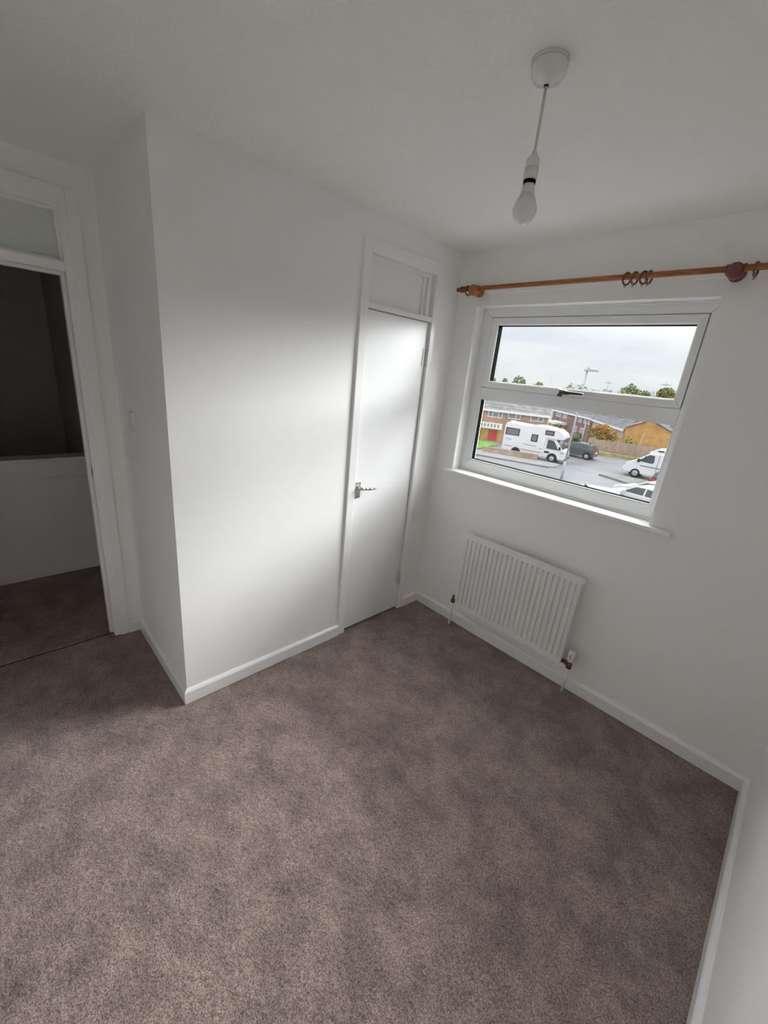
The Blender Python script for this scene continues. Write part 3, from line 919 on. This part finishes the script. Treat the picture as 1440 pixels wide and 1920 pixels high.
tree('round green tree on the skyline at the left of the upper pane', -56.4, 102.7, -6.2, 4.0, 2.7, m_leaf_g, 3)
tree('small yellow green tree on the skyline left of the thin mast', -51.9, 105, -6.2, 3.0, 2.0, m_leaf_y, 4, 500)
tree('sparse tree on the skyline just left of the lamp head', -40.4, 99.3, -6.2, 3.6, 2.4, m_leaf_g, 5, 300, .22)
tree('wide green tree on the skyline right of the street lamp', -29.3, 103.2, -6.2, 4.3, 3.6, m_leaf_g, 6, 1400)
tree('small dark tree at the right edge of the wide green tree', -28.2, 110.5, -6.2, 3.4, 1.15, m_leaf_g, 16, 350, .25)
tree('autumn orange tree on the skyline at the right edge of the pane', -16.0, 75.6, -6.2, 3.4, 2.2, m_leaf_o, 7, 1000, .25, 1.0, m_leaf_g)
tree('tiny tree on the far left of the skyline against the frame', -67.3, 107.9, -6.2, 2.9, .7, m_leaf_g, 8, 140, .25)
tree('thin small tree second from the left on the skyline', -64.6, 109.5, -6.2, 3.2, .9, m_leaf_g, 9, 170, .25)
t_ = thing('tree', 'spreading orange and green autumn bush above the brown fence', 'tree', (-14.0, 46.15, G))
tk = MB()
for k in range(6):
    tk.cyl((-.6 + .25 * k, 0, 0), (-1.0 + .42 * k, .1 * (-1) ** k, 2.2), .05, .02, 7)
tk.build('stems', m_bark, t_)['kind'] = 'stuff'
foliage('crown', m_leaf_o, t_, [(-0.535, 0.0, 2.308, 0.589, 0.535, 0.535), (0.054, 0.0, 2.523, 0.642, 0.535, 0.535), (0.642, 0.0, 2.095, 0.642, 0.535, 0.482), (1.177, 0.0, 1.827, 0.535, 0.482, 0.428), (0.214, 0.0, 1.773, 0.749, 0.535, 0.374)], 1500, .095, 10)
foliage('crown_green', m_leaf_y, t_, [(-1.07, 0.0, 1.88, 0.535, 0.535, 0.535), (-0.802, 0.0, 2.255, 0.428, 0.428, 0.374), (-0.214, 0.0, 1.667, 0.535, 0.535, 0.374), (0.963, 0.0, 1.453, 0.535, 0.535, 0.321)], 800, .095, 12)
t_ = thing('shrub', 'dark green shrub between the blue car and the orange garden tree', 'shrub', (-14.9, 42.0, G))
foliage('leaves', m_leaf_g, t_, [(0, 0, 1.4, .5, .5, .75), (.2, 0, 1.0, .45, .45, .7), (-.3, 0, .8, .5, .5, .8)], 500, .13, 20)
t_ = thing('shrub', 'small green shrub behind the front of the motorhome roof', 'shrub', (-17.3, 42.0, G))
foliage('leaves', m_leaf_g, t_, [(0, 0, 2.0, .6, .6, .65), (.5, .2, 1.6, .5, .5, .7)], 350, .13, 21)
t_ = thing('shrub', 'little green shrub at the corner of the yellow gable', 'shrub', (-11.3, 45.9, G))
foliage('leaves', m_leaf_y, t_, [(0, 0, 1.6, .35, .35, .6), (.2, 0, 1.1, .35, .35, .6)], 220, .11, 22)
# far hedge lines on the horizon
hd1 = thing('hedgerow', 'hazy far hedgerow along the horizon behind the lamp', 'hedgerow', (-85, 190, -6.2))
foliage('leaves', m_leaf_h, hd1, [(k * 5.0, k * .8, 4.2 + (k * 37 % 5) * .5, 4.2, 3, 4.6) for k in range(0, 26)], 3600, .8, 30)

# ---- street furniture
sl = thing('street_lamp', 'grey street lamp column with flat head seen through both panes', 'street lamp', (-9.82, 27.28, G))
MB().cyl((0, 0, 0), (0, 0, 1.3), .10, .095, 14).cyl((0, 0, 1.3), (0, 0, 7.42), .072, .05, 14).build('column', m_lampgrey, sl)
MB().box(-.02, .03, -.115, -.09, .55, 1.05).build('access_door', m_lampgrey, sl)
hdm = MB().prism([(-.18, 7.36), (-.14, 7.50), (.16, 7.54), (.68, 7.48), (.72, 7.42), (.6, 7.38)], 'y', -.13, .13)
lh = hdm.build('lamp_head', m_lampgrey, sl, .02)
MB().lathe([(.05, 0), (.06, .03), (.055, .10), (.03, .13)], (.05, 0, 7.52)).build('photocell', m_lampgrey, lh)
p2 = thing('post', 'thin pale post behind the dark blue car', 'post', (-14.1, 40.9, G))
MB().cyl((0, 0, 0), (0, 0, 3.25), .045, .04, 10).build('column', m_lampgrey, p2)
MB().cyl((0, 0, 3.25), (0, 0, 3.32), .06, .02, 10).build('cap', m_lampgrey, p2)
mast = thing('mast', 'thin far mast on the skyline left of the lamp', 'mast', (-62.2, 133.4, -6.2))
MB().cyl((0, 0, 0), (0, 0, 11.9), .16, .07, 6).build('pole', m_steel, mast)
tp_ = thing('pole', 'brown timber pole standing before the yellow gable', 'pole', (-9.95, 44.3, G))
MB().cyl((0, 0, 0), (.25, 0, 2.75), .05, .045, 8).build('shaft', m_fence, tp_)


def pylon(label, x, y, top, arm, rz):
    t_ = thing('pylon', label, 'pylon', (x, y, -6.2), rz, 'far pylons on the skyline')
    hh = top + 6.2
    b_ = MB(); q = arm * .16
    cs = [(-q, -q), (q, -q), (q, q), (-q, q)]
    for cx, cy in cs: b_.cyl((cx, cy, 0), (cx * .12, cy * .12, hh), .16, .10, 5)
    for k in range(6):
        z0, z1 = hh * k / 6, hh * (k + 1) / 6
        for i in range(4):
            a_, c_ = cs[i], cs[(i + 1) % 4]
            s0, s1 = 1 - .88 * z0 / hh, 1 - .88 * z1 / hh
            b_.cyl((a_[0] * s0, a_[1] * s0, z0), (c_[0] * s1, c_[1] * s1, z1), .07, .07, 4)
    b_.build('lattice_tower', m_steel, t_)
    a_ = MB(); za = hh - 1.9
    a_.prism([(-arm, za), (0, za - .35), (arm, za), (0, za + .75)], 'y', -.22, .22)
    a_.build('cross_arm', m_steel, t_)


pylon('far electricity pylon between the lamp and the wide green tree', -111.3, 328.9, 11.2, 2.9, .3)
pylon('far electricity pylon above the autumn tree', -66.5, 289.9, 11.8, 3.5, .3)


# ---- vehicles.  local frame: +X forward, +Y to the vehicle's left, Z up
def wheel_mesh(r_, w_):
    ty = MB(); ty.lathe([(r_ * .62, 0), (r_ * .96, .0), (r_, .03), (r_, w_ - .03), (r_ * .96, w_), (r_ * .62, w_)], (0, -w_ / 2, 0), (0, 1, 0), 24)
    hb = MB(); hb.lathe([(r_ * .12, -.012), (r_ * .2, -.008), (r_ * .60, .0), (r_ * .64, .012), (r_ * .64, w_ - .012), (r_ * .6, w_), (r_ * .2, w_ + .008), (r_ * .12, w_ + .012)], (0, -w_ / 2, 0), (0, 1, 0), 20)
    sp = MB()
    for k in range(5):
        a = k * 2 * math.pi / 5
        for yy in (-w_ / 2 - .004, w_ / 2 - .004):
            sp.box(0, 0, 0, 0, 0, 0)
            c_, s_2 = math.cos(a), math.sin(a)
            pts = [(r_ * .18 * c_ - .03 * s_2, r_ * .18 * s_2 + .03 * c_), (r_ * .58 * c_ - .08 * s_2, r_ * .58 * s_2 + .08 * c_), (r_ * .58 * c_ + .08 * s_2, r_ * .58 * s_2 - .08 * c_), (r_ * .18 * c_ + .03 * s_2, r_ * .18 * s_2 - .03 * c_)]
            sp.prism(pts, 'y', yy, yy + .008)
    return ty, hb, sp


def add_wheels(root, spots, r_, w_, dark_spokes=True):
    ty, hb, sp = wheel_mesh(r_, w_)
    base = None
    for x, y in spots:
        if base is None:
            base = ty.build('wheel', m_tyre, root); h_ = hb.build('hub', m_hub, base)
            sp2 = MB(); sp2.v = sp.v[:]; sp2.f = sp.f[:]; sp2.sm = sp.sm[:]
            base.location = (x, y, r_)
        else:
            q = dup(base, root); q.location = (x, y, r_)


def loft(prof_list, root, name, m, bevel=.03):
    """prof_list: list of (y, [(x,z)...]) cross sections of equal length, joined along y"""
    n = len(prof_list[0][1]); vs = []; fs = []
    for y, pr in prof_list: vs += [(x, y, z) for x, z in pr]
    for k in range(len(prof_list) - 1):
        for i in range(n):
            a = k * n + i; b_ = k * n + (i + 1) % n
            fs.append((a, b_, b_ + n, a + n))
    fs.append(tuple(range(n))); fs.append(tuple(range((len(prof_list) - 1) * n, len(prof_list) * n))[::-1])
    return MB().add(vs, fs).build(name, m, root, bevel, 3)


def arch(root, x, y, r_, depth):
    s = 1 if y > 0 else -1
    pts = [(x + r_ * math.cos(t), r_ * .86 + r_ * math.sin(t)) for t in [math.pi * k / 12 for k in range(13)]] + [(x - r_, .2), (x + r_, .2)]
    MB().prism(pts, 'y', y, y + s * depth).build('wheel_arch', m_tyre, root)


# white coachbuilt motorhome. origin: front wheel contact nearest the room
mh = thing('motorhome', 'white coachbuilt motorhome with overcab parked across the road', 'motorhome', (-13.283, 32.905, G), .216)
WB, RO = 3.159, 1.323
W2 = 2.1
livp = [(-WB - RO, .42), (-WB - RO - .02, 2.55), (-WB - RO + .10, 2.84), (-WB - RO + .35, 2.88), (-2.35, 2.80), (-1.95, 2.90), (-.9, 2.90), (.15, 2.78), (.64, 2.46), (.78, 2.20), (.70, 2.04), (.2, 1.98), (-.78, 1.98), (-.82, .40)]
loft([(.0, livp), (W2, livp)], mh, 'living_body', m_vanwhite, .06)
cabp = [(-.9, .36), (.98, .34), (1.06, .55), (1.05, .82), (.95, 1.08), (.70, 1.22), (.05, 1.99), (-.9, 1.99)]
cabin = [(x, z) for x, z in cabp]
loft([(.10, cabp), (W2 - .10, cabp)], mh, 'cab', m_vanwhite, .05)
SK = MB(); SK.box(-WB - RO + .02, -.85, -.012, .02, .36, .62); SK.build('side_skirt', m_vanwhite, mh, .01)


def sidewin(x0, x1, z0, z1, y=-.012):
    f_ = MB().box(x0, x1, y - .012, y + .03, z0, z1).build('side_window', m_tyre, mh, .02)
    MB().box(x0 + .09, x1 - .09, y - .018, y, z0 + .08, z1 - .08).build('pane', m_vanpane, f_)


sidewin(-4.36, -3.10, 1.78, 2.42); sidewin(-2.02, -1.45, 1.52, 2.16); sidewin(-.93, -.18, 2.26, 2.66)
MB().prism([(-.62, 1.12), (.38, 1.10), (.16, 1.52), (-.12, 1.86), (-.6, 1.90)], 'y', .086, .12).build('cab_window', m_carglass, mh, .01)
MB().add([(.735, .20, 1.235), (.735, W2 - .2, 1.235), (.10, W2 - .24, 1.975), (.10, .24, 1.975), (.70, .20, 1.225), (.70, W2 - .2, 1.225), (.06, W2 - .24, 1.965), (.06, .24, 1.965)],
         [(0, 1, 2, 3), (7, 6, 5, 4), (0, 4, 5, 1), (1, 5, 6, 2), (2, 6, 7, 3), (3, 7, 4, 0)]).build('windscreen', m_carglass, mh)
MB().box(.42, .56, -.12, .08, 1.16, 1.42).build('wing_mirror', m_tyre, mh, .02)
for x0, x1, z in ((-4.3, -3.7, 1.42), (-2.6, -1.45, 1.18), (-1.2, -.95, 1.02)):
    MB().prism([(x0, z), (x1, z - .06), (x1, z), (x0, z + .05)], 'y', -.006, .01).build('side_stripe', m_decal, mh)
MB().box(-2.75, -.9, -.016, .0, .68, .73).build('trim_strip', m_decal, mh); MB().box(-4.3, -3.62, -.016, .0, .80, .84).build('trim_strip', m_decal, mh)
MB().box(-.72, -.30, .085, .11, .74, .90).build('side_step', m_tyre, mh)
MB().box(.62, .90, .08, .11, .86, 1.0).build('headlamp', m_hub, mh, .02)
MB().box(.55, 1.09, .15, W2 - .15, .34, .46).build('bumper_grille', m_tyre, mh, .02)
for x in (0, -WB): arch(mh, x, .092 if x == 0 else -.010, .43, .01)
add_wheels(mh, [(0, .19), (-WB, .12), (0, W2 - .19), (-WB, W2 - .12)], .34, .22)
MB().box(-4.3, -4.0, .7, 1.3, 2.86, 2.98).build('roof_vent', m_vanwhite, mh, .02)
MB().box(-1.6, -1.1, .7, 1.3, 2.88, 2.99).build('roof_vent', m_vanwhite, mh, .02)


def car(name, label, loc, rz, L, W, Hh, paint, hatch=True, glass=None, roofrails=False, wheel=.31, plates=True, rw=1.28):
    glass = glass or m_carglass
    r_ = thing(name, label, 'car', loc, rz, 'parked cars')
    a = L / 4.2; k = Hh / 1.45
    lo = [(-2.05, .28), (2.0, .26), (2.1, .42), (2.08, .68), (1.75, .80), (.95, .92), (-1.75, .97), (-2.08, .88), (-2.12, .55)]
    lo = [(x * a, z * k) for x, z in lo]
    up = [(1.02, .90), (.28, 1.39), (-.2, 1.45), (-1.2, 1.42), (-1.62, 1.34), (-2.0, .93)]
    up = [(x * a, z * k) for x, z in up]
    hw = W / 2

    def shr(pr, sx, dz=0): return [(x * sx, z + dz) for x, z in pr]
    loft([(-hw, shr(lo, .97)), (-hw * .93, lo), (hw * .93, lo), (hw, shr(lo, .97))], r_, 'body', paint, .03)
    # cabin: narrower at the roof
    vs = []; n = len(up)
    for s in (-1, 1):
        for x, z in up: vs.append((x, s * (hw - .03 - .16 * max(0, (z / k - .9)) / .55), z))
    fs = [tuple(range(n)), tuple(range(n, 2 * n))[::-1]] + [(i, (i + 1) % n, n + (i + 1) % n, n + i) for i in range(n)]
    MB().add(vs, fs).build('roof', paint, r_, .04, 3)

    def yat(z): return hw - .03 - .16 * max(0, (z / k - .9)) / .55

    def side(pts, nm):
        for s in (-1, 1):
            o_ = [(x * a, s * (yat(z * k) + .012), z * k) for x, z in pts]; i_ = [(x * a, s * (yat(z * k) - .02), z * k) for x, z in pts]
            m_ = len(pts)
            MB().add(o_ + i_, [tuple(range(m_)), tuple(range(m_, 2 * m_))[::-1]] + [(j, (j + 1) % m_, m_ + (j + 1) % m_, m_ + j) for j in range(m_)]).build(nm, glass, r_)
    side([(.80, .97), (-.28, .98), (-.28, 1.36), (.22, 1.33)], 'front_window')
    side([(-.38, .98), (-1.42, 1.01), (-1.5, 1.28), (-1.3, 1.34), (-.38, 1.365)], 'rear_window')

    def slope(x0, z0, x1, z1, nm, inset):
        y0 = yat(z0 * k) - inset; y1 = yat(z1 * k) - inset
        nx, nz = (z1 - z0), -(x1 - x0)
        q = math.hypot(nx, nz); sg = 1 if x0 > 0 else -1
        nx, nz = abs(nx) / q * .014 * sg, abs(nz) / q * .014
        A = [(x0 * a, -y0, z0 * k), (x0 * a, y0, z0 * k), (x1 * a, y1, z1 * k), (x1 * a, -y1, z1 * k)]
        B_ = [(x + nx, y, z + nz) for x, y, z in A]
        C_ = [(x - nx * 2, y, z - nz * 2) for x, y, z in A]
        MB().add(B_ + C_, [(0, 1, 2, 3), (7, 6, 5, 4), (0, 4, 5, 1), (1, 5, 6, 2), (2, 6, 7, 3), (3, 7, 4, 0)]).build(nm, glass, r_)
    slope(.94, .955, .34, 1.35, 'windscreen', .08)
    slope(-1.96, .98, -1.68, 1.29, 'rear_screen', .12)
    for s in (-1, 1):
        MB().box(-2.10 * a, -1.86 * a, s * hw - s * .25 - .12, s * hw - s * .12 + .12 + .01, .66 * k, .90 * k).build('tail_light', m_red, r_, .03)
        MB().box(1.80 * a, 2.06 * a, s * hw - s * .28 - .1, s * hw - s * .16 + .1, .56 * k, .70 * k).build('headlamp', m_hub, r_, .03)
        MB().box(.62 * a, .78 * a, s * (hw + .10) - .09, s * (hw + .10) + .09, .95 * k, 1.08 * k).build('wing_mirror', paint, r_, .03)
        if roofrails: MB().box(-1.2 * a, .1 * a, s * (hw - .24) - .02, s * (hw - .24) + .02, 1.44 * k, 1.49 * k).build('roof_rail', m_tyre, r_)
        for x in (1.28 * a, -rw * a): arch(r_, x, s * (hw - .02), wheel + .07, .025)
    if plates: MB().box(-2.145 * a, -2.10 * a, -.26, .26, .60 * k, .72 * k).build('number_plate', m_white, r_)
    MB().prism([(-1.15 * a, 1.43 * k), (-1.35 * a, 1.42 * k), (-1.35 * a, 1.54 * k)], 'y', -.02, .02).build('roof_aerial', m_tyre, r_)
    add_wheels(r_, [(1.28 * a, -hw + .08), (-rw * a, -hw + .08), (1.28 * a, hw - .08), (-rw * a, hw - .08)], wheel, .2)
    return r_


car('car', 'dark teal hatchback seen from the side right of the motorhome', (-13.8, 39.45, G), math.pi + .05, 3.65, 1.65, 1.45, m_teal, rw=1.45)
car('car', 'dark blue car with red tail light before the white camper van', (-3.95, 32.2, G), 1.40, 4.1, 1.75, 1.48, m_blue)
A_ = math.pi - .25
car('car', 'white car with dark side windows in the bottom right of the lower pane', (-3.79, 24.24, G), A_, 4.2, 1.75, 1.46, m_silver)
car('car', 'white car roof cut off by the bottom of the window frame', (-4.42, 20.42, G), .30, 4.2, 1.75, 1.46, m_vanwhite)
car('car', 'silver car roof just behind the white car with dark windows', (-3.85, 26.55, G), A_, 4.2, 1.75, 1.42, m_vanwhite)

# white panel-van camper at the right. origin: near front wheel contact
cv = thing('camper_van', 'white high-top camper van at the right edge of the lower pane', 'van', (-7.18, 34.75, G), math.pi + .05)
# local +X forward = left in the picture; near side is local +Y
cvp = [(-3.9, .36), (.86, .34), (.97, .55), (.93, .85), (.72, 1.12), (.30, 1.34), (-.62, 2.04), (-.78, 2.10), (-3.9, 2.12), (-4.0, 1.2)]
loft([(-1.95, cvp), (.0, cvp)], cv, 'body', m_vanwhite, .06)
top = [(-.50, 2.06), (-.62, 2.18), (-1.0, 2.42), (-1.5, 2.52), (-3.8, 2.50), (-3.85, 2.06)]
loft([(-1.8, top), (-.14, top)], cv, 'high_roof', m_vanwhite, .06)
MB().prism([(.02, 1.36), (-.98, 1.30), (-1.08, 1.42), (-1.02, 1.92), (-.66, 1.94), (-.5, 1.80)], 'y', -.02, .012).build('cab_window', m_carglass, cv, .01)
MB().box(-.46, -.40, -.02, .018, 1.34, 1.84).build('window_pillar', m_tyre, cv)
MB().add([(.28, -.18, 1.37), (.28, -1.77, 1.37), (-.58, -1.72, 2.03), (-.58, -.23, 2.03), (.25, -.18, 1.33), (.25, -1.77, 1.33), (-.61, -1.72, 1.99), (-.61, -.23, 1.99)],
         [(0, 1, 2, 3), (7, 6, 5, 4), (0, 4, 5, 1), (1, 5, 6, 2), (2, 6, 7, 3), (3, 7, 4, 0)]).build('windscreen', m_carglass, cv)
MB().box(-.12, .04, .0, .18, 1.28, 1.52).build('wing_mirror', m_tyre, cv, .02)
MB().box(-3.8, -.2, -.01, .012, .98, 1.06).build('side_stripe', m_decal, cv)
MB().box(-1.36, -1.32, -.01, .008, .5, 2.06).build('door_seam', m_decal, cv)
MB().box(-3.2, -1.75, -.01, .014, 1.32, 1.9).build('side_window', m_vanpane, cv, .02)
MB().box(-1.5, -1.1, -.16, -.10, 2.28, 2.36).build('roof_stripe', m_tyre, cv)
MB().box(.70, .93, -.36, -.02, .86, 1.02).build('headlamp', m_hub, cv, .03)
MB().box(.82, .99, -1.75, -.2, .4, .6).build('bumper_grille', m_tyre, cv, .02)
for x in (0, -3.0): arch(cv, x, -.012, .45, .022)
add_wheels(cv, [(0, -.10), (-3.0, -.10), (0, -1.85), (-3.0, -1.85)], .36, .22)
